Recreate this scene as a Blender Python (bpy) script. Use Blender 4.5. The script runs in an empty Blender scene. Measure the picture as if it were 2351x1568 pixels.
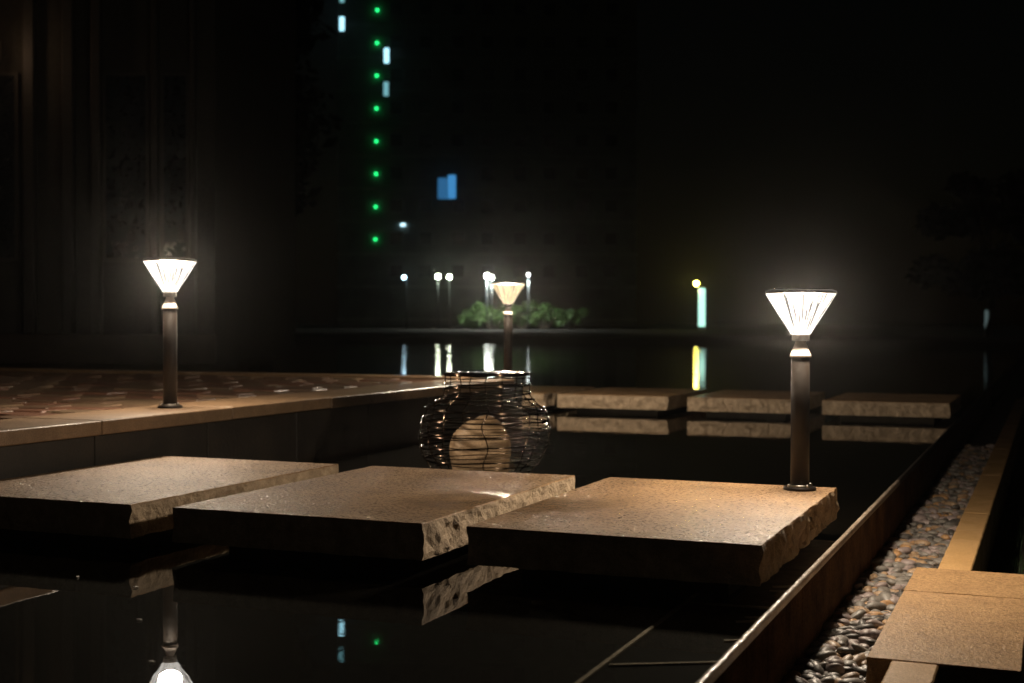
import bpy, bmesh, math, random
from mathutils import Vector, Matrix, noise
random.seed(7)
S = bpy.context.scene
COL = S.collection

# ------------------------------------------------------------------ camera
YAW, PITCH, ROLL, CAMZ = 0.3823, -0.0136, 0.0028, 0.7406
F = Vector((-math.sin(YAW)*math.cos(PITCH), math.cos(YAW)*math.cos(PITCH), math.sin(PITCH)))
R0 = Vector((math.cos(YAW), math.sin(YAW), 0)); U0 = R0.cross(F)
RT = R0*math.cos(ROLL) + U0*math.sin(ROLL); UP = -R0*math.sin(ROLL) + U0*math.cos(ROLL)
cd = bpy.data.cameras.new('camera'); cam = bpy.data.objects.new('camera', cd); COL.objects.link(cam)
cam.matrix_world = Matrix(((RT.x, UP.x, -F.x, 0), (RT.y, UP.y, -F.y, 0), (RT.z, UP.z, -F.z, CAMZ), (0, 0, 0, 1)))
cd.sensor_width = 36; cd.lens = 47.08; cd.clip_start = 0.05; cd.clip_end = 3000
cd.dof.use_dof = True; cd.dof.focus_distance = 4.3; cd.dof.aperture_fstop = 3.2; cd.dof.aperture_blades = 6
S.camera = cam

# ------------------------------------------------------------------ world, moonlight, exposure
w = bpy.data.worlds.new('World'); S.world = w; w.use_nodes = True
nt = w.node_tree; bg = nt.nodes['Background']
sk = nt.nodes.new('ShaderNodeTexSky'); sk.sky_type = 'NISHITA'; sk.sun_disc = False
sk.sun_elevation = math.radians(2); sk.sun_rotation = math.radians(200)
nt.links.new(sk.outputs[0], bg.inputs[0]); bg.inputs[1].default_value = 0.0005
sl = bpy.data.lights.new('moon', 'SUN'); sl.energy = 0.002; sl.angle = 0.009; sl.color = (1, .95, .88)
so = bpy.data.objects.new('moon', sl); so.rotation_euler = (math.radians(60), 0, math.radians(200)); COL.objects.link(so)
S.view_settings.view_transform = 'Standard'; S.view_settings.look = 'None'
S.view_settings.gamma = 1; S.view_settings.exposure = 0; S.view_settings.use_curve_mapping = False
S.cycles.max_bounces = 8; S.cycles.transparent_max_bounces = 12; S.cycles.volume_bounces = 0
S.cycles.sample_clamp_indirect = 4; S.cycles.use_denoising = True

# ------------------------------------------------------------------ helpers
def at(x, y, d):
    """world point seen at photo position x, y (2351 px wide) at depth d"""
    k = 3074.6
    return Vector((0, 0, CAMZ)) + (F + RT*((x-1175.5)/k) - UP*((y-784)/k))*d

def link(name, me, mat=None, parent=None, loc=None, kind=None, label=None):
    o = bpy.data.objects.new(name, me); COL.objects.link(o)
    if mat is not None and not o.data.materials:
        for m in (mat if isinstance(mat, (list, tuple)) else [mat]): o.data.materials.append(m)
    if parent is not None: o.parent = parent
    if loc is not None: o.location = loc
    if kind: o['kind'] = kind
    if label: o['label'] = label
    return o

def thing(name, label, cat, loc=(0, 0, 0), rz=0, group=None):
    o = bpy.data.objects.new(name, None); COL.objects.link(o)
    o.location = loc; o.rotation_euler = (0, 0, rz); o.empty_display_size = .1
    o['label'] = label; o['category'] = cat
    if group: o['group'] = group
    return o

def tree_copy(root, loc, rz, label, group=None):
    def cp(o, par):
        c = o.copy(); COL.objects.link(c); c.parent = par
        for ch in o.children: cp(ch, c)
        return c
    r = cp(root, None); r.location = loc; r.rotation_euler = (0, 0, rz); r['label'] = label
    if group: r['group'] = group
    return r

def mesh(name, bm, smooth=False):
    me = bpy.data.meshes.new(name); bm.normal_update(); bm.to_mesh(me); bm.free()
    if smooth:
        for p in me.polygons: p.use_smooth = True
    return me

def raw(name, v, f, smooth=False):
    me = bpy.data.meshes.new(name); me.from_pydata(v, [], f); me.update()
    if smooth:
        for p in me.polygons: p.use_smooth = True
    return me

def boxbm(x0, x1, y0, y1, z0, z1, bev=0, bm=None):
    bm = bm or bmesh.new()
    r = bmesh.ops.create_cube(bm, size=1)['verts']
    for v in r: v.co = Vector(((x0+x1)/2+v.co.x*(x1-x0), (y0+y1)/2+v.co.y*(y1-y0), (z0+z1)/2+v.co.z*(z1-z0)))
    if bev:
        es = list({e for v in r for e in v.link_edges})
        bmesh.ops.bevel(bm, geom=es, offset=bev, segments=1, affect='EDGES')
    return bm

def lathe(prof, n=32, cap=True):
    v, f = [], []
    for r, z in prof:
        for i in range(n):
            a = 2*math.pi*i/n; v.append((r*math.cos(a), r*math.sin(a), z))
    m = len(prof)
    for j in range(m-1):
        for i in range(n):
            f.append((j*n+i, j*n+(i+1) % n, (j+1)*n+(i+1) % n, (j+1)*n+i))
    if cap:
        f.append(tuple(range(n))[::-1]); f.append(tuple((m-1)*n+i for i in range(n)))
    return v, f

def tube(v, f, pts, rad, n=6, closed=False):
    """append a tube along pts to the lists v, f"""
    m = len(pts); base = len(v)
    for k, p in enumerate(pts):
        a = pts[(k-1) % m] if closed or k > 0 else p
        b = pts[(k+1) % m] if closed or k < m-1 else p
        d = (Vector(b)-Vector(a)).normalized()
        u = d.cross(Vector((0, 0, 1)))
        if u.length < .05: u = d.cross(Vector((1, 0, 0)))
        u.normalize(); w_ = d.cross(u)
        r = rad[k] if isinstance(rad, (list, tuple)) else rad
        for i in range(n):
            t = 2*math.pi*i/n
            v.append(tuple(Vector(p)+u*(r*math.cos(t))+w_*(r*math.sin(t))))
    for k in range(m if closed else m-1):
        for i in range(n):
            a0 = base+k*n; b0 = base+((k+1) % m)*n
            f.append((a0+i, a0+(i+1) % n, b0+(i+1) % n, b0+i))

# ------------------------------------------------------------------ materials
def newmat(name):
    m = bpy.data.materials.new(name); m.use_nodes = True
    return m, m.node_tree, m.node_tree.nodes['Principled BSDF']

def nod(t, typ, **kw):
    n = t.nodes.new(typ)
    for k, v in kw.items():
        if k in n.inputs: n.inputs[k].default_value = v
        else: setattr(n, k, v)
    return n

def stone(name, c1, c2, c3=None, puddle=None, speck=0, rough=.5, coat=0, coat_rough=.15, scale=9, bump=.25, bumpscale=180, bdist=.004, wave=0, obj=True, coarse=0):
    m, t, p = newmat(name)
    tc = nod(t, 'ShaderNodeTexCoord'); co = tc.outputs['Object' if obj else 'Generated']
    geo = nod(t, 'ShaderNodeNewGeometry'); co = geo.outputs['Position']
    n1 = nod(t, 'ShaderNodeTexNoise', Scale=scale, Detail=6.0, Roughness=.65)
    n2 = nod(t, 'ShaderNodeTexNoise', Scale=scale*22, Detail=3.0, Roughness=.7)
    t.links.new(co, n1.inputs['Vector']); t.links.new(co, n2.inputs['Vector'])
    r1 = nod(t, 'ShaderNodeValToRGB'); r1.color_ramp.elements[0].position = .36; r1.color_ramp.elements[1].position = .68
    r1.color_ramp.elements[0].color = (*c1, 1); r1.color_ramp.elements[1].color = (*c2, 1)
    t.links.new(n1.outputs['Fac'], r1.inputs['Fac'])
    r2 = nod(t, 'ShaderNodeValToRGB'); r2.color_ramp.elements[0].position = .42; r2.color_ramp.elements[1].position = .6
    g = c3 or (c1[0]*.55, c1[1]*.55, c1[2]*.55)
    r2.color_ramp.elements[0].color = (*g, 1); r2.color_ramp.elements[1].color = (1, 1, 1, 1)
    t.links.new(n2.outputs['Fac'], r2.inputs['Fac'])
    mx = nod(t, 'ShaderNodeMix', data_type='RGBA', blend_type='MULTIPLY'); mx.inputs[0].default_value = .45
    t.links.new(r1.outputs[0], mx.inputs[6]); t.links.new(r2.outputs[0], mx.inputs[7])
    t.links.new(mx.outputs[2], p.inputs['Base Color'])
    p.inputs['Roughness'].default_value = rough
    if rough >= .9: p.inputs['Specular IOR Level'].default_value = .05
    if coat:
        p.inputs['Coat Weight'].default_value = coat; p.inputs['Coat Roughness'].default_value = coat_rough; p.inputs['Coat IOR'].default_value = 1.33
        n4 = nod(t, 'ShaderNodeTexNoise', Scale=3.0, Detail=3.0); t.links.new(co, n4.inputs['Vector'])
        mr = nod(t, 'ShaderNodeMapRange'); mr.inputs[1].default_value = .35; mr.inputs[2].default_value = .65
        mr.inputs[3].default_value = coat_rough*.6; mr.inputs[4].default_value = coat_rough*1.7
        t.links.new(n4.outputs['Fac'], mr.inputs[0]); t.links.new(mr.outputs[0], p.inputs['Coat Roughness'])
        if speck:
            n7 = nod(t, 'ShaderNodeTexNoise', Scale=speck, Detail=4.0, Roughness=.75); t.links.new(co, n7.inputs['Vector'])
            m7 = nod(t, 'ShaderNodeMapRange'); m7.inputs[1].default_value = .50; m7.inputs[2].default_value = .58; m7.inputs[3].default_value = .06; m7.inputs[4].default_value = 1
            t.links.new(n7.outputs['Fac'], m7.inputs[0]); t.links.new(m7.outputs[0], p.inputs['Coat Weight'])
    n3 = nod(t, 'ShaderNodeTexNoise', Scale=bumpscale, Detail=3.0, Roughness=.6); t.links.new(co, n3.inputs['Vector'])
    b = nod(t, 'ShaderNodeBump', Strength=bump, Distance=bdist); t.links.new(n3.outputs['Fac'], b.inputs['Height'])
    last = b
    if wave:
        n5 = nod(t, 'ShaderNodeTexNoise', Scale=36.0, Detail=2.5); t.links.new(co, n5.inputs['Vector'])
        b2 = nod(t, 'ShaderNodeBump', Strength=wave, Distance=.01); t.links.new(n5.outputs['Fac'], b2.inputs['Height'])
        t.links.new(last.outputs[0], b2.inputs['Normal']); last = b2
    if coarse:
        n6 = nod(t, 'ShaderNodeTexNoise', Scale=55.0, Detail=6.0, Roughness=.7); t.links.new(co, n6.inputs['Vector'])
        b3 = nod(t, 'ShaderNodeBump', Strength=coarse, Distance=.02); t.links.new(n6.outputs['Fac'], b3.inputs['Height'])
        t.links.new(last.outputs[0], b3.inputs['Normal']); last = b3
    if puddle:
        vs_ = nod(t, 'ShaderNodeVectorMath', operation='DISTANCE'); t.links.new(geo.outputs['Position'], vs_.inputs[0]); vs_.inputs[1].default_value = (*puddle[:3],)
        pn = nod(t, 'ShaderNodeTexNoise', Scale=5.0, Detail=4.0); t.links.new(geo.outputs['Position'], pn.inputs['Vector'])
        ad = nod(t, 'ShaderNodeMath', operation='MULTIPLY_ADD'); t.links.new(pn.outputs['Fac'], ad.inputs[0]); ad.inputs[1].default_value = .5; t.links.new(vs_.outputs['Value'], ad.inputs[2])
        pm_ = nod(t, 'ShaderNodeMapRange'); t.links.new(ad.outputs[0], pm_.inputs[0]); pm_.inputs[1].default_value = puddle[3]+.2; pm_.inputs[2].default_value = puddle[3]+.42
        pm_.inputs[3].default_value = .06; pm_.inputs[4].default_value = 1
        t.links.new(pm_.outputs[0], b.inputs['Strength'])
        if wave:
            w2 = nod(t, 'ShaderNodeMapRange'); w2.inputs[3].default_value = wave*.22; w2.inputs[4].default_value = wave; t.links.new(pm_.outputs[0], w2.inputs[0]); t.links.new(w2.outputs[0], b2.inputs['Strength'])
        mm = nod(t, 'ShaderNodeMath', operation='MULTIPLY'); t.links.new(pm_.outputs[0], mm.inputs[0]); t.links.new(mr.outputs[0], mm.inputs[1])
        t.links.new(mm.outputs[0], p.inputs['Coat Roughness'])
        if speck:
            iv = nod(t, 'ShaderNodeMath', operation='SUBTRACT'); iv.inputs[0].default_value = 1.0; t.links.new(pm_.outputs[0], iv.inputs[1])
            mxx = nod(t, 'ShaderNodeMath', operation='MAXIMUM'); t.links.new(iv.outputs[0], mxx.inputs[0]); t.links.new(m7.outputs[0], mxx.inputs[1]); t.links.new(mxx.outputs[0], p.inputs['Coat Weight'])
    t.links.new(last.outputs[0], p.inputs['Normal'])
    if coat: t.links.new(last.outputs[0], p.inputs['Coat Normal'])
    return m

def plain(name, c, rough=.5, metal=0, spec=.5, coat=0, var=.25, vs=20):
    m, t, p = newmat(name)
    p.inputs['Roughness'].default_value = rough; p.inputs['Metallic'].default_value = metal
    p.inputs['Specular IOR Level'].default_value = spec; p.inputs['Coat Weight'].default_value = coat
    n = nod(t, 'ShaderNodeTexNoise', Scale=float(vs), Detail=4.0)
    geo = nod(t, 'ShaderNodeTexCoord'); t.links.new(geo.outputs['Object'], n.inputs['Vector'])
    r = nod(t, 'ShaderNodeValToRGB'); r.color_ramp.elements[0].position = .3; r.color_ramp.elements[1].position = .7
    r.color_ramp.elements[0].color = (*[x*(1-var) for x in c], 1); r.color_ramp.elements[1].color = (*[min(1, x*(1+var)) for x in c], 1)
    t.links.new(n.outputs['Fac'], r.inputs['Fac']); t.links.new(r.outputs[0], p.inputs['Base Color'])
    return m

def emit(name, c, s):
    m, t, p = newmat(name)
    p.inputs['Base Color'].default_value = (.5, .5, .5, 1)
    p.inputs['Emission Color'].default_value = (*c, 1); p.inputs['Emission Strength'].default_value = s
    return m

GRAN = stone('wet_granite_top', (.27, .16, .075), (.42, .26, .125), rough=.62, scale=4.5, coat=.9, coat_rough=.07, bump=1, bumpscale=85, bdist=.009, wave=.36, speck=60., puddle=(-1.62, 4.05, .15, .26))
PATHST = stone('path_granite_lit', (.56, .34, .155), (.70, .44, .21), rough=.6, coat=.6, coat_rough=.14, bump=.8, bumpscale=120, bdist=.006, wave=.2, speck=70.)  # colour raised above the other granite, standing in for extra light on the path
GRAN_SIDE = stone('split_granite_face', (.30, .22, .14), (.56, .43, .29), rough=.75, scale=18, bump=.8, bumpscale=80, bdist=.006, coarse=.6)
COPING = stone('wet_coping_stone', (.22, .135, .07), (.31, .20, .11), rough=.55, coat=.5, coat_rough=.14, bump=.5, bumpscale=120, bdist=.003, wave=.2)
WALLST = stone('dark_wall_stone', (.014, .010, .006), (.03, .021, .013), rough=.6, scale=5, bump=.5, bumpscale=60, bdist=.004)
FACE = stone('brown_wall_panel', (.07, .038, .019), (.17, .095, .048), rough=.9, scale=6, bump=.4, bumpscale=45, bdist=.004)
PAVER = [stone('wet_paver_%s' % n, a, b, rough=.5, coat=.55, coat_rough=.12, scale=14, bump=.7, bumpscale=55, bdist=.008, wave=.5)
         for n, a, b in (('brown', (.09, .05, .028), (.16, .095, .055)), ('red', (.11, .048, .028), (.17, .08, .046)), ('ochre', (.11, .07, .04), (.19, .125, .07)))]
EARTH = plain('dark_earth', (.03, .025, .018), .9)
TILE = stone('black_pool_tile', (.0035, .0024, .0016), (.008, .0055, .0035), rough=.9, scale=7, bump=.2, bumpscale=80)
GROUT = stone('pale_tile_joint', (.55, .47, .36), (.75, .66, .52), rough=.8, scale=30)
PEB = [stone('pebble_%s' % n, [q*1.35 for q in a], [q*1.35 for q in b], rough=.5, coat=.22, coat_rough=.22, scale=30, bump=.3)
       for n, a, b in (('grey', (.17, .155, .14), (.26, .24, .21)), ('tan', (.30, .20, .12), (.42, .30, .19)),
                       ('dark', (.06, .055, .05), (.11, .10, .09)), ('ochre', (.36, .21, .10), (.48, .30, .15)), ('mauve', (.25, .20, .19), (.33, .27, .25)))]
POLE = plain('dark_bronze_paint', (.02, .015, .012), .5, 0, .3)
BELL = plain('white_enamel', (.5, .44, .40), .5)
CAPM = plain('dark_cap_plastic', (.06, .055, .05), .3)
SOLAR = plain('solar_panel_glass', (.01, .012, .02), .08)
STEEL = plain('bolt_steel', (.5, .48, .45), .3, 1.0)
WIRE = plain('wet_black_wire', (.10, .07, .05), .14, 1, .5, 0)
ROCK = stone('pale_boulder', (.46, .30, .16), (.66, .46, .27), rough=.6, scale=10, coarse=.3, coat=.3)
GRASS = plain('night_grass', (.03, .065, .018), .6)
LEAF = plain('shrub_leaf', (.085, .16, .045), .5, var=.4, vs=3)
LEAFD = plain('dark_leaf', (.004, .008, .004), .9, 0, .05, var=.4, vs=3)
BARK = plain('bark', (.06, .045, .03), .9)
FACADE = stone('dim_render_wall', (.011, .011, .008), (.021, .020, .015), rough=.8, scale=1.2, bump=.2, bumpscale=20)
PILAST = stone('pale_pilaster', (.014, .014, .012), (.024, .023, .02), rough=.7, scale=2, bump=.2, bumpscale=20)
GLASS = plain('dark_window_glass', (.012, .015, .018), .08)
TOWERW = plain('tower_render', (.20, .25, .225), .85, vs=.3)
TOWERB = plain('tower_band', (.27, .32, .29), .85, vs=.3)
METAL = plain('galvanised_pole', (.03, .037, .04), .6, 0)

# lens: clear ribbed acrylic lit from within; narrow unlit grooves between prisms
LENS, t, p = newmat('lit_prism_lens')
tc = nod(t, 'ShaderNodeTexCoord'); sx = nod(t, 'ShaderNodeSeparateXYZ'); t.links.new(tc.outputs['Object'], sx.inputs[0])
an = nod(t, 'ShaderNodeMath', operation='ARCTAN2'); t.links.new(sx.outputs[1], an.inputs[0]); t.links.new(sx.outputs[0], an.inputs[1])
cb = nod(t, 'ShaderNodeCombineXYZ'); t.links.new(an.outputs[0], cb.inputs[0]); t.links.new(sx.outputs[2], cb.inputs[1])
mp = nod(t, 'ShaderNodeMapping'); mp.inputs['Scale'].default_value = (13, 7, 1); t.links.new(cb.outputs[0], mp.inputs[0])
nz = nod(t, 'ShaderNodeTexNoise', Scale=1.0, Detail=1.5, Roughness=.6); t.links.new(mp.outputs[0], nz.inputs['Vector'])
rp = nod(t, 'ShaderNodeValToRGB'); e = rp.color_ramp.elements
e[0].position = .445; e[0].color = (0, 0, 0, 1); e[1].position = .475; e[1].color = (1, 1, 1, 1)
t.links.new(nz.outputs['Fac'], rp.inputs['Fac'])
LENS_MR = nod(t, 'ShaderNodeMapRange'); LENS_MR.inputs[3].default_value = .2; LENS_MR.inputs[4].default_value = 4
t.links.new(rp.outputs[0], LENS_MR.inputs[0])
t.nodes.remove(p)
em = nod(t, 'ShaderNodeEmission'); em.inputs[0].default_value = (1, .93, .84, 1); t.links.new(LENS_MR.outputs[0], em.inputs[1])
trn = nod(t, 'ShaderNodeBsdfTransparent'); ms = nod(t, 'ShaderNodeMixShader'); rr_ = nod(t, 'ShaderNodeMapRange'); rr_.inputs[3].default_value = .97; rr_.inputs[4].default_value = .3; t.links.new(rp.outputs[0], rr_.inputs[0]); t.links.new(rr_.outputs[0], ms.inputs[0])
t.links.new(trn.outputs[0], ms.inputs[1]); t.links.new(em.outputs[0], ms.inputs[2])
t.links.new(ms.outputs[0], t.nodes['Material Output'].inputs[0])


# water: mirror-like film over a dark floor, calm near the stones, finely rippled far out
WATER = bpy.data.materials.new('pond_water'); WATER.use_nodes = True; t = WATER.node_tree; t.nodes.clear()
out = nod(t, 'ShaderNodeOutputMaterial'); mixs = nod(t, 'ShaderNodeMixShader')
tr = nod(t, 'ShaderNodeBsdfTransparent'); tr.inputs[0].default_value = (.80, .80, .76, 1)
gl = nod(t, 'ShaderNodeBsdfGlossy', Roughness=.0); gl.inputs[0].default_value = (1, 1, 1, 1)
dt = nod(t, 'ShaderNodeVectorMath', operation='DOT_PRODUCT'); ab = nod(t, 'ShaderNodeMath', operation='ABSOLUTE'); om = nod(t, 'ShaderNodeMath', operation='SUBTRACT')
om.inputs[0].default_value = 1; pw = nod(t, 'ShaderNodeMath', operation='POWER'); pw.inputs[1].default_value = 5; fr = nod(t, 'ShaderNodeMath', operation='MULTIPLY_ADD')
fr.inputs[1].default_value = .98; fr.inputs[2].default_value = .02
ge = nod(t, 'ShaderNodeNewGeometry'); sp = nod(t, 'ShaderNodeSeparateXYZ'); t.links.new(ge.outputs['Position'], sp.inputs[0])
mr = nod(t, 'ShaderNodeMapRange'); t.links.new(sp.outputs[1], mr.inputs[0])
for i, v in ((1, 6.), (2, 40.), (3, .004), (4, .10)): mr.inputs[i].default_value = v
na = nod(t, 'ShaderNodeTexNoise', Scale=7.0, Detail=3.0, Roughness=.5); t.links.new(ge.outputs['Position'], na.inputs['Vector'])
ba = nod(t, 'ShaderNodeBump', Distance=.05); t.links.new(mr.outputs[0], ba.inputs['Strength']); t.links.new(na.outputs['Fac'], ba.inputs['Height'])
t.links.new(ba.outputs[0], gl.inputs['Normal']); t.links.new(ba.outputs[0], dt.inputs[1]); t.links.new(ge.outputs['Incoming'], dt.inputs[0]); t.links.new(dt.outputs['Value'], ab.inputs[0]); t.links.new(ab.outputs[0], om.inputs[1]); t.links.new(om.outputs[0], pw.inputs[0]); t.links.new(pw.outputs[0], fr.inputs[0])
t.links.new(fr.outputs[0], mixs.inputs[0]); t.links.new(tr.outputs[0], mixs.inputs[1]); t.links.new(gl.outputs[0], mixs.inputs[2])
t.links.new(mixs.outputs[0], out.inputs[0])

# ------------------------------------------------------------------ ground and water
def ring_ground():
    z = -.42
    v = [(-900, 46.5, .12), (900, 46.5, .12), (900, 2500, .6), (-2600, 2500, .6),
         (-.62, -8, z), (300, -8, z), (300, 46.45, z), (-.62, 46.45, z),
         (300, -300, z), (-900, -300, z), (-900, -8.05, z), (300, -8.05, z)]
    return raw('ground', v, [(0, 1, 2, 3), (4, 5, 6, 7), (9, 8, 11, 10)])
link('ground', ring_ground(), EARTH, kind='structure')
link('pond_water', raw('pond_water', [(-200, -8, 0), (-.661, -8, 0), (-.661, 46.4, 0), (-200, 46.4, 0)], [(0, 1, 2, 3)]), WATER, kind='structure')
fl = link('pond_floor', mesh('pond_floor', boxbm(-200, -.655, -8, 46.45, -.3, -.022)), TILE, kind='structure')
# pale joints between the pool tiles beside the weir
def strip(a, b, wd, z0=-.03, z1=-.018):
    a, b = sorted((a, b), key=lambda q: q[1]-q[0])
    a = Vector((*a, 0)); b = Vector((*b, 0)); d = (b-a).normalized(); n = Vector((-d.y, d.x, 0))*wd/2
    v = [tuple(q+Vector((0, 0, z))) for z in (z0, z1) for q in (a-n, b-n, b+n, a+n)]
    return raw('joint_strip', v, [(0, 3, 2, 1), (4, 5, 6, 7), (0, 1, 5, 4), (1, 2, 6, 5), (2, 3, 7, 6), (3, 0, 4, 7)])
for a, b, wd in [((-.925, 1.6), (-.915, 4.9), .011), ((-.905, 2.84), (-.682, 2.96), .010), ((-.905, 3.56), (-.682, 3.58), .01), ((-.905, 2.2), (-.682, 2.24), .01),
                 ((-.72, 3.16), (-.682, 3.19), .008), ((-.74, 3.38), (-.682, 3.41), .010), ((-.73, 3.44), (-.682, 3.455), .008), ((-.735, 3.8), (-.682, 3.83), .009), ((-.74, 3.87), (-.682, 3.90), .012)]:
    link('joint_strip', strip(a, b, wd), GROUT, parent=fl)
bank = link('far_bank', mesh('far_bank', boxbm(-200, 200, 46.5, 52, -.4, .3, .1)), EARTH, kind='structure')

# ------------------------------------------------------------------ weir wall on the right of the pond
wall = thing('pond_wall', 'low brown stone wall with a thin pale wet top edge, along the right side of the pond', 'wall', (-.66, 3, 0))
RIM = stone('pale_wet_rim', (.42, .33, .25), (.62, .52, .42), rough=.45, coat=.7, coat_rough=.08, scale=12, bump=.6, bumpscale=70, bdist=.004, wave=.6)
def rim(ya, yb, N, mat):
    v, f = [], []
    for i in range(N+1):
        y = ya+(yb-ya)*i/N
        j = noise.noise(Vector((0, y*6, 0)))*.0015 + noise.noise(Vector((3, y*25, 0)))*.003
        zt = .016 + noise.noise(Vector((7, y*9, 0)))*.0015 + noise.noise(Vector((7, y*40, 0)))*.0015
        for x, z in ((-.662+j*.4, -.3), (-.662+j*.4, zt-.003), (-.659+j*.4, zt), (-.649+j*.4, zt), (-.6458, zt-.004), (-.6455, -.006)): v.append((x+.66, y-3, z))
    for i in range(N):
        for k in range(5): f.append((i*6+k, i*6+k+1, i*6+7+k, i*6+6+k))
    return link('rim', raw('rim', v, f, True), mat, parent=wall)
rim(-4, 6.45, 420, RIM)
o = rim(6.455, 46.3, 500, WALLST); o['label'] = 'far stretch of the rim, its fade into darkness put into the stone colour'  # far rim in dark stone, the loss of light put into its colour
link('core', mesh('core', boxbm(0, .005, -7, 43, -.41, -.002)), WALLST, parent=wall)
pm = mesh('face_panel', boxbm(0, .0075, -.1235, .1235, -.40, -.008, .0015))
pm.materials.append(FACE)
for i in range(60):
    o = link('face_panel', pm, parent=wall, loc=(.0055+random.uniform(-.0006, .0005), -1.05+i*.25, random.uniform(-.002, .002)))

# ------------------------------------------------------------------ stepping stones
def rough_slab(x0, x1, y0, y1, th, seed, amp=.018, res=.02, top=None):
    cx, cy = (x0+x1)/2, (y0+y1)/2
    per = []
    def seg(a, b, nrm):
        n = max(2, int((Vector(b)-Vector(a)).length/res))
        for i in range(n):
            per.append((Vector(a).lerp(Vector(b), i/n), Vector(nrm), min(i, n-i)/n))
    seg((x0, y0), (x1, y0), (0, -1)); seg((x1, y0), (x1, y1), (1, 0)); seg((x1, y1), (x0, y1), (0, 1)); seg((x0, y1), (x0, y0), (-1, 0))
    levels = [0, -.004, -.018, -.036, -.055, -.074, -.092, -th+.006, -th]
    v, f = [], []
    for li, z in enumerate(levels):
        for q, nrm, e_ in per:
            s = Vector((q.x*1.0, q.y, z))*1.0 + Vector((seed*13.1, 0, 0))
            a = noise.fractal(s*14, .9, 2.1, 5)*amp + abs(noise.noise(s*31))*amp*.5
            big = noise.noise(s*7+Vector((5, 5, 5)))
            if big > .3: a -= (big-.3)*.04
            k = (0.12, .35, .8, 1, 1, 1, 1, .9, .6)[li]
            off = a*k - (.0 if li else .002)
            d = nrm*off
            zz = z + (noise.noise(s*30)*.002 if li in (0, 8) else noise.noise(s*20)*.004)
            if li == 0: zz = 0
            v.append((q.x+d.x-cx, q.y+d.y-cy, zz))
    n = len(per)
    for li in range(len(levels)-1):
        for i in range(n):
            f.append((li*n+i, (li+1)*n+i, (li+1)*n+(i+1) % n, li*n+(i+1) % n))
    f.append(tuple(range(n))); f.append(tuple((len(levels)-1)*n+i for i in range(n))[::-1])
    me = raw('slab', v, f)
    me.materials.append(top or GRAN); me.materials.append(GRAN_SIDE)
    for p_ in me.polygons: p_.material_index = 1
    me.polygons[len(f)-2].material_index = 0
    for i in range(n): me.polygons[i].material_index = 0
    return me

def stepping(x0, x1, y0, y1, z, label, group, seed, th=.11, ped=True, name='stepping_stone', amp=.015):
    r = thing(name, label, 'stepping stone', ((x0+x1)/2, (y0+y1)/2, z), group=group)
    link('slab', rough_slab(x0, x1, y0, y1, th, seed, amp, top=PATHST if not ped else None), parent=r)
    if ped:
        hx, hy = (x1-x0)/2-.12, (y1-y0)/2-.14
        link('pedestal', mesh('pedestal', boxbm(-hx, hx, -hy, hy, -z-.05, -th+.004)), EARTH, parent=r)
    return r
G1 = 'granite stepping stones in the near row across the pond'
G2 = 'granite stepping stones in the far row across the pond'
YF, YB, SZ = 3.549, 4.909, .151
stepping(-3.635, -2.754, YF, YB, SZ, 'granite slab with glittering wet centre, leftmost of the near row', G1, 1)
stepping(-2.592, -1.710, YF, YB, SZ, 'middle granite slab of the near row, with brightly lit rough right side', G1, 2)
stepping(-1.568, -.710, YF, YB, SZ, 'granite slab of the near row that carries a bollard lamp on its back right corner', G1, 3)
FY, FB = 10.5, 11.84
stepping(-4.85, -3.93, FY, FB, SZ, 'blurred far granite slab just right of the wire jar, mostly hidden by it', G2, 5)
stepping(-3.812, -2.867, FY, FB, SZ, 'far granite slab with brightly lit front, second from the left of the far row', G2, 6)
stepping(-2.703, -1.821, FY, FB, SZ, 'far granite slab left of the nearest lamp pole, third of the far row', G2, 7)
stepping(-1.634, -.696, FY, FB, SZ, 'dim far granite slab right of the nearest lamp pole, last of the far row', G2, 8)

# ------------------------------------------------------------------ terrace on the left
TX, TZ, TY = -3.655, .332, 9.17
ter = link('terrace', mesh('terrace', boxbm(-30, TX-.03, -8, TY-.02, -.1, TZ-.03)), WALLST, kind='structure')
cm = None
for i in range(12):
    y0 = -1.2+i*.955; y1 = min(y0+.952, TY-.018)
    if y1-y0 < .1: continue
    me = mesh('coping_stone', boxbm(-.215, .215, -(y1-y0)/2, (y1-y0)/2, -.06, 0, .004)); me.materials.append(COPING)
    link('coping_stone', me, parent=ter, loc=(TX-.215+random.uniform(-.002, .002), (y0+y1)/2, TZ+random.uniform(-.0015, .0015)))
# row of wall panels on the pond side of the terrace
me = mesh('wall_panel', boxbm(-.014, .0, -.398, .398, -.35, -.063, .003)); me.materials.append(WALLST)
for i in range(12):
    link('wall_panel', me, parent=ter, loc=(TX-.016+random.uniform(-.002, .001), -.7+i*.8, TZ))
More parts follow.
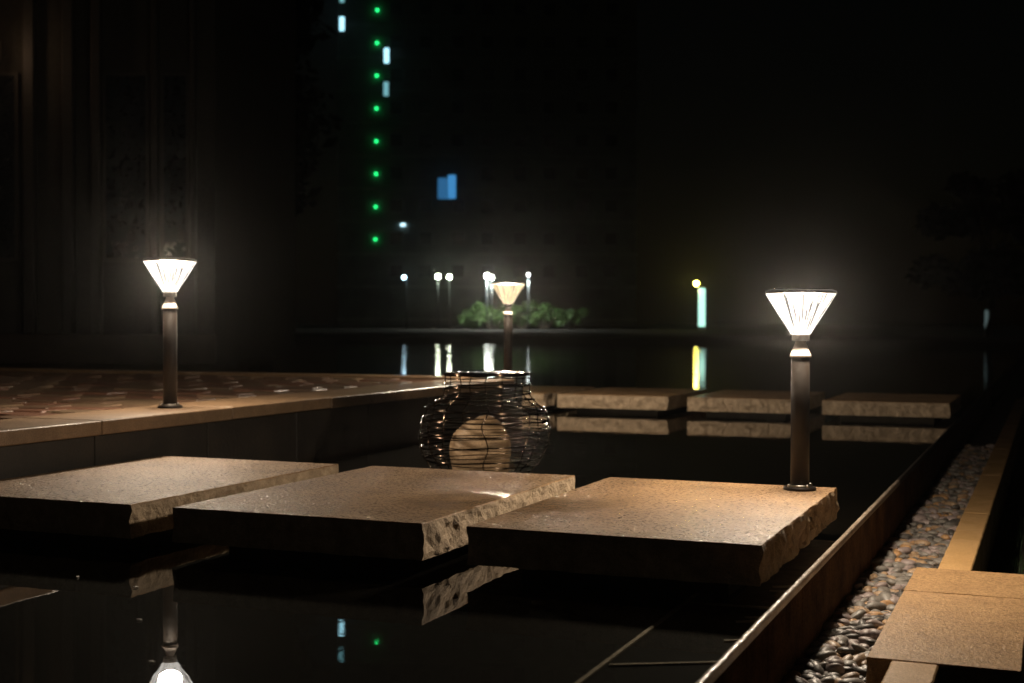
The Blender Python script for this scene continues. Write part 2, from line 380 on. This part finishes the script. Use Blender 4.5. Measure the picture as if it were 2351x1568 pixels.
# uneven wet pavers
pms = []
for k in range(9):
    bm = boxbm(-.147, .147, -.097, .097, -.05, 0, .008)
    for vv in bm.verts: vv.co += Vector((random.uniform(-.004, .004), random.uniform(-.004, .004), random.uniform(-.004, .004) if vv.co.z > -.02 else 0))
    me = mesh('paver', bm); me.materials.append(PAVER[k % 3]); pms.append(me)
cnt = 0
for r in range(28):
    for c in range(11):
        x = TX-.43-.155-c*.303 - (r % 2)*.15; y = 4.7+r*.203
        if y > TY-.1 or cnt >= 298: continue
        cnt += 1
        o = link('paver', random.choice(pms), parent=ter, loc=(x, y, TZ-.012+random.uniform(-.006, .004)))
        o.rotation_euler = (random.uniform(-.018, .018), random.uniform(-.018, .018), random.uniform(-.02, .02))
bm = bmesh.new()
for r in range(50):
    for c in range(20):
        y = -5.3+r*.203 if r < 49 else 0; x = TX-.43-.155-c*.303-(r % 2)*.15
        if y > 4.6: y = 4.7+(r-49)*.203
        if y < 4.6: boxbm(x-.147, x+.147, y-.097, y+.097, TZ-.06, TZ-.012+random.uniform(-.006, .004), .006, bm)
for r in range(28):
    for c in range(11, 26):
        x = TX-.43-.155-c*.303-(r % 2)*.15; y = 4.7+r*.203
        if y < TY-.1: boxbm(x-.147, x+.147, y-.097, y+.097, TZ-.06, TZ-.012+random.uniform(-.006, .004), .006, bm)
link('paver_field', mesh('paver_field', bm), PAVER[0], parent=ter, kind='stuff')
# back coping edge of the terrace
me = mesh('edge_stone', boxbm(-1.2, 1.2, -.12, .12, -.06, .0, .004)); me.materials.append(COPING)
for i in range(8):
    link('edge_stone', me, parent=ter, loc=(TX-.44-1.2-i*2.405, TY+.105, TZ+.002))
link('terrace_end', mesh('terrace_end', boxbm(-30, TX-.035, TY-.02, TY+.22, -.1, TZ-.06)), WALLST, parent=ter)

# ------------------------------------------------------------------ low path to the right of the wall
PZ = -.22
bed = link('gravel_bed', mesh('gravel_bed', boxbm(-.628, -.372, -4, 30, -.42, PZ-.012)), EARTH, kind='structure')
pmesh = []
for k in range(14):
    bm = bmesh.new(); bmesh.ops.create_icosphere(bm, subdivisions=2, radius=1)
    a, b, c = random.uniform(.8, 1.25), random.uniform(.55, .8), random.uniform(.36, .52)
    sd = Vector((k*7.7, 0, 0))
    for vv in bm.verts:
        q = vv.co.copy(); s = 1+.16*noise.noise(q*1.3+sd)
        vv.co = Vector((q.x*a*s, q.y*b*s, q.z*c*s))
    me = mesh('pebble', bm, True); me.materials.append(PEB[(0, 1, 2, 0, 4, 0, 2, 0, 4, 3, 0, 1, 4, 2)[k]]); pmesh.append(me)
spots = []
y = 2.3
while y < 11:
    st = .036 if y < 5.2 else .045
    x = -.625
    while x < -.365:
        for lay in range(2):
            if lay == 1 and random.random() < .35: continue
            rad = random.uniform(.018, .038) * (1.25 if random.random() < .12 else 1)
            spots.append((x+random.uniform(-.014, .014), y+random.uniform(-.014, .014), PZ-.004+lay*.014+random.uniform(0, .012), rad))
        x += st*.85
    y += st
spots = [s for s in spots if not (s[0] > -.395 and s[1] < 30) and not (s[0] > -.445 and YF-.02 < s[1] < YB+.02)]
def vis(s): return 3.1 < s[1] and s[0] > -.6
near = sorted([s for s in spots if vis(s)], key=lambda s: (s[1]-s[3]*20-s[2]*10))[:298]
ns = set(near)
for s in near:
    o = link('pebble', random.choice(pmesh), parent=bed, loc=s[:3])
    o.scale = (s[3],)*3; o.rotation_euler = (random.uniform(-.5, .5), random.uniform(-.5, .5), random.uniform(0, 6.3))
fv, ff, fm = [], [], []
for s in spots:
    if s in ns: continue
    me = random.choice(pmesh); M = Matrix.Translation(s[:3]) @ Matrix.Rotation(random.uniform(0, 6.3), 4, 'Z') @ Matrix.Rotation(random.uniform(-.5, .5), 4, 'X') @ Matrix.Scale(s[3], 4)
    b0 = len(fv); fv += [tuple(M @ q.co) for q in me.vertices]
    mi = PEB.index(me.materials[0])
    for p_ in me.polygons: ff.append(tuple(b0+i for i in p_.vertices)); fm.append(mi)
me = raw('loose_pebbles', fv, ff, True)
for m in PEB: me.materials.append(m)
me.polygons.foreach_set('material_index', fm)
link('loose_pebbles', me, parent=bed, kind='stuff')

KERB = stone('kerb_granite_lit', (.70, .43, .18), (.80, .52, .24), rough=.6, coat=.25, coat_rough=.25, bump=.5, bumpscale=130, bdist=.003, wave=.1)  # stone colour lifted in place of extra light along the kerb
kb = thing('granite_kerb', 'narrow tan granite kerb running away between the pebbles and the dark grass', 'kerb', (-.314, 5, -.14))
for y0, y1 in ((-1.5, .6), (.61, 2.2), (2.21, YF-.016), (5.02, 6.6), (6.61, 8.3), (8.31, 10.1), (10.11, 12), (12.01, 14), (14.01, 17)):
    bm = bmesh.new(); n = int((y1-y0)/.05)
    me_v, me_f = [], []
    for i in range(n+1):
        yy = y0+(y1-y0)*i/n
        jl = noise.noise(Vector((1, yy*14, 0)))*.003; jr = noise.noise(Vector((9, yy*14, 0)))*.004
        for x, z in ((-.058+jl, -.22), (-.058+jl, -.004), (-.054+jl, 0), (.054+jr, 0), (.058+jr, -.004), (.058+jr, -.22)): me_v.append((x, yy-5, z))
    for i in range(n):
        for k in range(5): me_f.append((i*6+k, i*6+6+k, i*6+7+k, i*6+k+1))
    me_f.append(tuple(range(6))); me_f.append(tuple(n*6+i for i in range(6))[::-1]); bm.free()
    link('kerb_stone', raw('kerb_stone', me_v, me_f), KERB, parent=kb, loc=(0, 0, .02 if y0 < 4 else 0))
st = stepping(-.434, -.060, YF-.01, 4.475, -.118, 'tan granite paving slab lying across the kerb, lower right corner, with a hairline crack at its back', None, 11, th=.07, ped=False, name='path_slab', amp=.006)
st['category'] = 'paving slab'
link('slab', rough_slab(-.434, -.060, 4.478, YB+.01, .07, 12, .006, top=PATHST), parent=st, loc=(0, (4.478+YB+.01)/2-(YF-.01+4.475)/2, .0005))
link('foot', mesh('foot', boxbm(-.10, .10, -.4, .6, -.2, -.066)), EARTH, parent=st)

# ------------------------------------------------------------------ grass right of the kerb
gv, gf = [], []
for i in range(16000):
    y = 2.4+8*random.random()**1.3; x = -.245+1.6*random.random()
    if x < -.03 and YF-.05 < y < YB+.05: continue
    h = random.uniform(.03, .07); a = random.uniform(0, 6.3); l = random.uniform(.005, .03)
    dx, dy = math.cos(a)*.0022, math.sin(a)*.0022; b0 = len(gv); z = -.37
    gv += [(x-dx, y-dy, z), (x+dx, y+dy, z), (x+math.cos(a+1.5)*l, y+math.sin(a+1.5)*l, z+h)]
    gf.append((b0, b0+1, b0+2))
link('lawn_soil', mesh('lawn_soil', boxbm(-.256, 12, -4, 40, -.42, -.365)), EARTH, kind='structure')
g = link('grass', raw('grass', gv, gf), GRASS, kind='stuff', label='dark short grass to the right of the kerb')
def tuft(x, y, h, n, lab):
    v, f = [], []
    for i in range(n):
        a = random.uniform(0, 6.3); l = random.uniform(.2, .7)*h; hh = h*random.uniform(.5, 1); wd = .003
        px, py = random.uniform(-.02, .02), random.uniform(-.02, .02); b0 = len(v)
        for k in range(4):
            s = k/3; ww = wd*(1-s*.95)
            cx, cy, cz = px+math.cos(a)*l*s*s, py+math.sin(a)*l*s*s, hh*s*(1-.25*s)
            v += [(cx-math.sin(a)*ww, cy+math.cos(a)*ww, cz), (cx+math.sin(a)*ww, cy-math.cos(a)*ww, cz)]
        for k in range(3): f.append((b0+2*k, b0+2*k+1, b0+2*k+3, b0+2*k+2))
    o = link('grass_tuft', raw('grass_tuft', v, f), GRASS2, loc=(x, y, -.37)); o['label'] = lab; o['category'] = 'plant'
GRASS2 = plain('lit_grass_blade', (.05, .13, .02), .5)  # brighter copy of the grass green, lamplight put into the blade colour
tuft(-.19, 3.36, .13, 34, 'small tuft of green grass blades in front of the lower right paving slab')
tuft(.12, 4.2, .12, 22, 'dark grass tuft at the right edge beside the paving slab')

# ------------------------------------------------------------------ bollard lamps
def bollard(loc, rz, label, color=(1, .82, .62), power=1):
    r = thing('bollard_lamp', label, 'lamp', loc, rz, 'bollard lamps with inverted cone heads')
    def lp(name, prof, mat, n=40, par=r, sm=True):
        v, f = lathe(prof, n); me = raw(name, v, f, sm)
        if sm:
            for p_ in me.polygons[-2:]: p_.use_smooth = False
        return link(name, me, mat, parent=par)
    fg = lp('base_flange', [(.058, 0), (.058, .008), (.055, .012), (.0, .012)][:3], POLE, sm=False)
    for k in range(4):
        a = math.pi/4+k*math.pi/2
        v, f = lathe([(.006, .012), (.006, .019), (.003, .022)], 6); me = raw('bolt', v, f)
        o = link('bolt', me, STEEL, parent=fg, loc=(.046*math.cos(a), .046*math.sin(a), 0))
    lp('collar', [(.037, .012), (.037, .017), (.034, .019)], STEEL, sm=False)
    lp('pole', [(.033, .012), (.033, .470), (.030, .473)], POLE)
    lp('bell', [(.0385, .472), (.0375, .478), (.030, .496), (.022, .516), (.019, .522), (.019, .53)], BELL)
    lp('neck', [(.016, .529), (.031, .531), (.031, .551), (.030, .553)], CAPM, sm=False)
    # fluted lens
    n = 96; v, f = [], []
    rings = [(.034, .5535), (.056, .589), (.078, .625), (.100, .661), (.1215, .6965)]
    for rr, z in rings:
        for i in range(n):
            a = 2*math.pi*i/n; q = rr*(1+(.014 if i % 2 else -.014)); v.append((q*math.cos(a), q*math.sin(a), z))
    for j in range(len(rings)-1):
        for i in range(n): f.append((j*n+i, j*n+(i+1) % n, (j+1)*n+(i+1) % n, (j+1)*n+i))
    f.append(tuple(range(n))[::-1])
    link('lens', raw('lens', v, f), LENS, parent=r)
    L = bpy.data.lights.new('lamp_light', 'POINT'); L.energy = 165*power; L.color = color; L.shadow_soft_size = .055
    lo = bpy.data.objects.new('lamp_light', L); COL.objects.link(lo); lo.parent = r; lo.location = (0, 0, .648)
    lp('cap', [(.124, .6975), (.126, .700), (.124, .707), (.110, .712)], CAPM, sm=False)
    lp('solar_panel', [(.098, .712), (.098, .7145)], SOLAR, sm=False)
    return r
b0 = bollard((-.824, 4.80, SZ), 0, 'nearest bollard lamp, standing on the back right corner of the near stepping slab')
tree_copy(b0, (-3.905, 5.33, TZ), .4, 'bollard lamp on the terrace coping at the left, mirrored in the water below')
b3 = tree_copy(b0, (-3.718, 9.17, TZ), 1.1, 'smallest bollard lamp, on the far end of the terrace behind the wire jar')

AMB = LENS.copy(); AMB.name = 'amber_prism_lens'
for n_ in AMB.node_tree.nodes:
    if n_.type == 'EMISSION': n_.inputs[0].default_value = (1, .74, .42, 1)
    if n_.type == 'MAP_RANGE' and abs(n_.inputs[4].default_value-4) < .01: n_.inputs[4].default_value = 2.6
for c_ in b3.children:
    if c_.name.startswith('lens'):
        c_.material_slots[0].link = 'OBJECT'; c_.material_slots[0].material = AMB

# ------------------------------------------------------------------ woven wire jar with a boulder inside
JC = at(1112, 1003, 6.6)
jar = thing('wire_jar', 'dark jar sculpture wound from wet wire, standing in the pond around a boulder', 'sculpture', (JC.x, JC.y, 0))
def jr(z):
    if z > .40: return .215+(.49-z)*.02
    if z > .33: return .215+((.40-z)/.07)**1.5*.06
    q = (z-.20)/.25
    return .325*math.sqrt(max(.15, 1-q*q*.80))
for k in range(25):
    z = .485-k*.0192+random.uniform(-.006, .006)
    v, f = [], []
    tx, ty = random.uniform(-.05, .05), random.uniform(-.04, .04); sd = k*3.3
    pts = []
    for i in range(56):
        a = 2*math.pi*i/56
        zz = z+tx*math.cos(a)*jr(z)+ty*math.sin(a)*jr(z)+.004*noise.noise(Vector((math.cos(a)*2, math.sin(a)*2, sd)))
        rr = jr(z)*(1+.02*noise.noise(Vector((math.cos(a)*1.5, math.sin(a)*1.5, sd+50))))
        off = .018*(z-.2)/.3
        pts.append((rr*math.cos(a)+off, rr*math.sin(a), zz))
    tube(v, f, pts, .0026 if k % 3 else .0042, 6, True)
    link('wire_ring', raw('wire_ring', v, f, True), WIRE, parent=jar)
for k in range(9):
    a = 2*math.pi*k/9+.25; v, f = [], []; pts = []
    for i in range(22):
        z = .485-i*.0235; aa = a+.12*noise.noise(Vector((k*2.2, i*.25, 0)))
        off = .018*(z-.2)/.3; pts.append(((jr(z)-.004)*math.cos(aa)+off, (jr(z)-.004)*math.sin(aa), z))
    tube(v, f, pts, .003, 6)
    link('upright_wire', raw('upright_wire', v, f, True), WIRE, parent=jar)
v, f = [], []
for i in range(14):
    rr = .205*(1-i/14); pts = [(rr*math.cos(a*math.pi/16)+.017, rr*math.sin(a*math.pi/16), .492+.003*math.sin(i*2.1+a*.7)) for a in range(32)]
    tube(v, f, pts, .008, 6, True)
link('lid', raw('lid', v, f, True), WIRE, parent=jar)
bm = bmesh.new(); bmesh.ops.create_icosphere(bm, subdivisions=4, radius=1)
for vv in bm.verts:
    q = vv.co.copy(); s = 1+.10*noise.noise(q*1.4+Vector((4, 1, 2)))+.03*noise.noise(q*5)
    vv.co = Vector((q.x*.155*s, q.y*.15*s, q.z*.185*s+.10))
bo = link('boulder', mesh('boulder', bm, True), ROCK, loc=(JC.x-.012, JC.y-.01, 0))
bo['label'] = 'pale rounded boulder inside the wire jar in the pond'; bo['category'] = 'rock'

# floating petals
PET = plain('pale_petal', (.6, .55, .5), .6)
for x, y, lab in ((312, 1350, 'tiny pale petal floating on the dark water below the left slab'), (347, 1522, 'tiny pale petal floating just left of the mirrored lamp'),
                  (320, 1425, 'faint petal floating above the mirrored lamp'), (178, 1326, 'small petal floating far left below the leftmost slab')):
    d = at(x, y, 1)-Vector((0, 0, CAMZ)); k = CAMZ/-d.z; q = Vector((0, 0, CAMZ))+d*k
    a = random.uniform(0, 3)
    v = [(.009*math.cos(a+i*math.pi/3)*(1 if i % 3 == 0 else .6), .009*math.sin(a+i*math.pi/3)*(1 if i % 3 == 0 else .6), .0015+.002*(i % 2)) for i in range(6)]
    v += [(c[0], c[1], c[2]-.001) for c in v]
    o = link('petal', raw('petal', v, [(0, 1, 2, 3, 4, 5), (11, 10, 9, 8, 7, 6)]+[(i, (i+1) % 6, 6+(i+1) % 6, 6+i) for i in range(6)]), PET, loc=(q.x, q.y, .001))
    o['label'] = lab; o['category'] = 'petal'

# ------------------------------------------------------------------ far shore
def frame(o, p, z=None):
    o.location = (p.x, p.y, p.z if z is None else z); o.rotation_euler = (0, 0, YAW)

# apartment tower, 140 m away
D = 230; PX = D/3074.6
tw = thing('apartment_tower', 'very dark apartment tower behind the pond with a vertical column of green lights', 'building')
O = at(776, 745, D); frame(tw, O, .3)
def ly(y): return (745-y)*PX+CAMZ-.3
def lx(x): return (x-776)*PX
W, H = lx(1460), 68
link('wall', mesh('wall', boxbm(0, W, 0, 20, 0, H)), TOWERW, parent=tw)
fh = 74.8*PX
bandm = mesh('floor_band', boxbm(-.1, W+.1, -.35, .0, -.25, .25)); bandm.materials.append(TOWERB)
z0 = ly(30)
for k in range(-4, 10):
    zz = z0-k*fh-2.5
    if 0 < zz < H: link('floor_band', bandm, parent=tw, loc=(0, 0, zz))
wm = mesh('window', boxbm(-1.2, 1.2, -.15, .02, -1.2, 1.2, .0)); wm.materials.append(TOWERB)
gm = mesh('pane', boxbm(-1.05, 1.05, -.19, -.155, -1.05, 1.05)); gm.materials.append(GLASS)
def emv(name, c, s): return emit(name, c, s)
LB = emv('blue_lit_glass', (.03, .16, .36), .8); LW = emv('white_lit_glass', (.40, .80, .95), 2.2); LW2 = emv('teal_lit_glass', (.2, .5, .55), 1.0)
for k in range(-3, 9):
    for c in range(8):
        x = 10+c*5.0+(c//2)*.6; zz = z0-k*fh+.2
        if (k == 5 and c in (1, 2)): continue
        if zz > H-1: continue
        o = link('window', wm, parent=tw, loc=(x, 0, zz)); link('pane', gm, parent=o)
def litwin(x, y, wpx, hpx, mat, lab):
    a, b = wpx*PX/2, hpx*PX/2
    o = link('window', mesh('window', boxbm(-a-.1, a+.1, -.42, .02, -b-.1, b+.1)), TOWERB, parent=tw, loc=(lx(x), 0, ly(y)), label=lab)
    link('pane', mesh('pane', boxbm(-a, a, -.46, -.425, -b, b)), mat, parent=o)
litwin(785, 62, 11, 32, LW, 'narrow white lit window at the upper left edge'); litwin(785, 2, 10, 22, LW2, 'narrow dim lit window at the very top')
litwin(887, 134, 11, 34, LW, 'narrow lit window beside the green lights'); litwin(886, 210, 11, 32, LW2, 'dimmer narrow lit window below')
litwin(1016, 437, 22, 48, LB, 'blue lit window, left half'); litwin(1037, 433, 18, 54, emv('brighter_blue_glass', (.05, .25, .55), 1.1), 'blue lit window, right half')
gr = emit('green_light', (.02, 1, .22), 4)
gme = mesh('green_light', boxbm(-.17, .17, -.50, -.05, -.17, .17)); gme.materials.append(gr)
for k in range(8):
    link('green_light', gme, parent=tw, loc=(lx(865.5-k*.5), 0, ly(30+k*74.8)))
me = mesh('porch_light', boxbm(-.4, .4, -.40, -.05, -.2, .2)); link('porch_light', me, emit('porch_light', (.4, .6, .7), 4), parent=tw, loc=(lx(925), 0, ly(520)))

# street lamps
def street(x, y, d, c, s, lab, arm=0, r=.16, power=0, ply=None, gl='street lamps on the far shore', pc=None):
    p = at(x, y, d); t_ = thing('street_lamp', lab, 'street lamp', group=gl); frame(t_, p, .25)
    h = p.z-.25; v, f = [], []
    v, f = lathe([(.07, 0), (.06, h*.5), (.045, h+.15)], 10)
    link('pole', raw('pole', v, f, True), METAL, parent=t_, loc=(arm, 0, 0))
    v, f = [], []; tube(v, f, [(arm, 0, h+.1), (arm*.5, 0, h+.2), (0, 0, h+.16)] if arm else [(0, 0, h+.1), (0, -.1, h+.2), (0, -.2, h+.2)], .05, 6)
    link('arm', raw('arm', v, f, True), METAL, parent=t_)
    bm = bmesh.new(); bmesh.ops.create_uvsphere(bm, u_segments=14, v_segments=8, radius=r)
    link('lamp_globe', mesh('lamp_globe', bm, True), emit('street_lamp_glow', c, s), parent=t_, loc=(0, -.2, h))
    if power:
        L = bpy.data.lights.new('lamp_light', 'SPOT'); L.energy = power; L.color = c; L.shadow_soft_size = .2; L.spot_size = math.radians(165); L.spot_blend = .6
        lo = bpy.data.objects.new('lamp_light', L); COL.objects.link(lo); lo.parent = t_; lo.location = (0, -.3, h-.4)
street(928, 637, 130, (.55, .85, 1.), 22, 'dim bluish street lamp on the far shore, leftmost of them', arm=.25, r=.17)
street(1006, 635, 130, (.9, 1, .75), 80, 'bright far street lamp, left one of the close pair', r=.2, power=150)
street(1032, 636, 131, (.9, 1, .75), 75, 'bright far street lamp, right one of the close pair', r=.19)
street(1118, 634, 119, (.95, 1, .9), 90, 'bright far street lamp just left of the smallest bollard lamp', r=.2, power=1300)
street(1129, 637, 118, (.95, 1, .9), 60, 'far street lamp touching the left edge of the smallest bollard lamp head', r=.17, power=1300)
street(1213, 631, 119, (.95, 1, .95), 16, 'far street lamp peeping over the cap of the smallest bollard lamp', r=.12, power=1300)
street(1598, 651, 120, (1, .82, .12), 110, 'yellow street lamp at the top left of the pale light pillar', arm=.35, r=.19, power=120)
def pillar(x, y0, y1, wpx, d, c, s, lab):
    a = at(x, y1, d); b = at(x, y0, d); t_ = thing('lit_pillar', lab, 'light pillar'); frame(t_, a, .2)
    h = b.z-.2; wd = wpx*d/3074.6/2
    link('plinth', mesh('plinth', boxbm(-wd*1.25, wd*1.25, -wd*1.25, wd*1.25, 0, .3, .03)), METAL, parent=t_)
    link('shaft', mesh('shaft', boxbm(-wd, wd, -wd, wd, .3, h, .03)), emit('pillar_added_glow', c, s), parent=t_)  # glow added in place of lamplight falling on the column
    link('cap', mesh('cap', boxbm(-wd*1.2, wd*1.2, -wd*1.2, wd*1.2, h, h+.12, .02)), METAL, parent=t_)
pillar(1611, 662, 757, 14, 120, (.50, .95, .80), 1.5, 'tall pale green light pillar on the far shore')
pillar(2265, 712, 775, 8, 60, (.35, .5, .5), .16, 'slim dim bluish light pillar at the far right')

# foliage
def leaves(n, clumps, size, seed):
    rnd = random.Random(seed); v, f = [], []
    for i in range(n):
        c, r = clumps[rnd.randrange(len(clumps))]
        d = Vector((rnd.gauss(0, 1), rnd.gauss(0, 1), rnd.gauss(0, 1))).normalized()*(rnd.random()**.4)
        p = Vector(c)+Vector((d.x*r, d.y*r, d.z*r*.8)); s = size*rnd.uniform(.6, 1.4)
        a = Vector((rnd.gauss(0, 1), rnd.gauss(0, 1), rnd.gauss(0, .6))).normalized(); b = a.cross(Vector((rnd.gauss(0, 1), rnd.gauss(0, 1), rnd.gauss(0, 1)))).normalized()
        b0 = len(v); v += [tuple(p-a*s), tuple(p+b*s*.45), tuple(p+a*s), tuple(p-b*s*.45)]; f.append((b0, b0+1, b0+2, b0+3))
    return v, f
def shrub(x, d, wpx, top, lab, mat, seed, z=.3):
    p = at(x, 745, d); t_ = thing('shrub', lab, 'shrub', group='shrubs on the far bank'); frame(t_, p, z)
    wd = wpx*d/3074.6/2; h = (745-top)*d/3074.6+CAMZ-z; rnd = random.Random(seed)
    cl = [((rnd.uniform(-wd, wd)*.75, rnd.uniform(-1, 1)*wd*.5, h*rnd.uniform(.2, .78)), h*rnd.uniform(.2, .34)) for _ in range(9)]
    v, f = leaves(1500, cl, .16, seed); link('foliage', raw('foliage', v, f), mat, parent=t_)
    v, f = [], []
    for c, r in cl: tube(v, f, [(c[0]*.2, c[1]*.2, 0), (c[0]*.6, c[1]*.6, c[2]*.5), c], [.07, .05, .02], 5)
    link('stem', raw('stem', v, f), BARK, parent=t_)
for i, (x, wd, top, lab) in enumerate([(1085, 90, 705, 'dim green shrub on the far bank, left end of the lit group'), (1130, 100, 692, 'brightest green shrub on the far bank, left of the smallest bollard lamp'),
                                     (1195, 90, 690, 'lit green shrub on the far bank right behind the smallest bollard lamp'), (1250, 100, 695, 'green shrub on the far bank just right of the smallest bollard lamp'),
                                     (1315, 90, 708, 'dim shrub on the far bank, right end of the lit group')]):
    shrub(x, 124-i % 2*1.0, wd, top, lab, LEAF, 30+i)
def tree(x, d, hgt, wd, lab, seed, n=5000, mat=LEAFD, z=.3):
    p = at(x, 745, d); t_ = thing('tree', lab, 'tree', group='dark trees around the pond'); frame(t_, p, z)
    rnd = random.Random(seed); cl = []
    for _ in range(26):
        a = rnd.uniform(0, 6.3); q = rnd.random()**.5; zz = hgt*rnd.uniform(.3, .95); ww = wd*(1-abs(zz/hgt-.6)*.9)
        cl.append(((ww*q*math.cos(a), ww*q*math.sin(a), zz), hgt*rnd.uniform(.07, .14)))
    v, f = leaves(n, cl, d*.004+.07, seed); link('crown', raw('crown', v, f), mat, parent=t_)
    v, f = [], []; tr_ = hgt*.028
    tube(v, f, [(0, 0, 0), (.1, 0, hgt*.2), (0, .1, hgt*.45), (.1, 0, hgt*.75)], [tr_*1.4, tr_, tr_*.7, tr_*.25], 9)
    for c, r in cl[:14]:
        s = hgt*.35*rnd.uniform(.7, 1.4); s = min(s, c[2]*.8); tube(v, f, [(0, 0, s), (c[0]*.5, c[1]*.5, (s+c[2])*.5+.1), c], [tr_*.5, tr_*.3, tr_*.1], 5)
    link('trunk', raw('trunk', v, f, True), BARK, parent=t_)
tree(525, 30, 11, 1.2, 'dark tree right of the left building, nearer to it', 51)
tree(585, 34, 12, 1.0, 'dark tree just left of the apartment tower edge', 52)
tree(2270, 48, 6, 3, 'dark tree at the far right with faint teal leaves above the slim pillar', 56, 5000)

# low building on the left behind the terrace
lb = thing('garden_building', 'dim plastered building with pilasters behind the terrace lamp on the left', 'building')
A = at(-500, 745, 15.5); frame(lb, A, .25)
PX2 = 15.5/3074.6
def bx(x): return (x+500)*PX2
Wd = bx(485)
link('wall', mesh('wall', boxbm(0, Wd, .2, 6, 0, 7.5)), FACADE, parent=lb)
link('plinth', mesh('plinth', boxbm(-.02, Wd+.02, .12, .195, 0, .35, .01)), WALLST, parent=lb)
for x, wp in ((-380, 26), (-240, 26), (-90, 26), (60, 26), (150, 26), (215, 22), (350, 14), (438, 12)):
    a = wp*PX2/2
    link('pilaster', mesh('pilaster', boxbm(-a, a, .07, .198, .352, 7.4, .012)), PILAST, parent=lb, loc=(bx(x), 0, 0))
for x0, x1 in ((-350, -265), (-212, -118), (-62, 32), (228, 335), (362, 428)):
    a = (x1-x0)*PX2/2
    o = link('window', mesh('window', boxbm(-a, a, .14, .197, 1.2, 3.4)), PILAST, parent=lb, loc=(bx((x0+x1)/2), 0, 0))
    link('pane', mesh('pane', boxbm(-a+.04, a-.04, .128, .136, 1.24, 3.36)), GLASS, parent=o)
# lit wall lamp at the left edge of the frame
wl = thing('wall_lamp', 'warm wall lamp at the very left edge near the top, on the dim building', 'lamp')
q = at(-22, 110, 15.3); frame(wl, q)
link('back_plate', mesh('back_plate', boxbm(-.05, .05, .16, .19, -.12, .12, .005)), POLE, parent=wl)
v, f = lathe([(.05, -.16), (.07, -.14), (.075, .14), (.05, .16)], 16)
link('shade', raw('shade', v, f, True), emit('warm_shade', (1, .55, .28), 1.2), parent=wl)
L = bpy.data.lights.new('lamp_light', 'POINT'); L.energy = 5.0; L.color = (1, .6, .35); L.shadow_soft_size = .08
lo = bpy.data.objects.new('lamp_light', L); COL.objects.link(lo); lo.parent = wl; lo.location = (0, -.15, 0)

# ------------------------------------------------------------------ lamp halos: thin scattering volume added to imitate lens bloom
hz = link('halo_haze', mesh('halo_haze', boxbm(-260, 330, -320, 260, -1.5, 52)), None, kind='stuff')
hm = bpy.data.materials.new('halo_volume'); hm.use_nodes = True; t = hm.node_tree; t.nodes.clear()
o_ = nod(t, 'ShaderNodeOutputMaterial'); pv = nod(t, 'ShaderNodeVolumePrincipled'); pv.inputs['Density'].default_value = .00065
pv.inputs['Color'].default_value = (.9, .9, .9, 1); pv.inputs['Anisotropy'].default_value = .95
t.links.new(pv.outputs[0], o_.inputs['Volume']); hz.data.materials.append(hm)
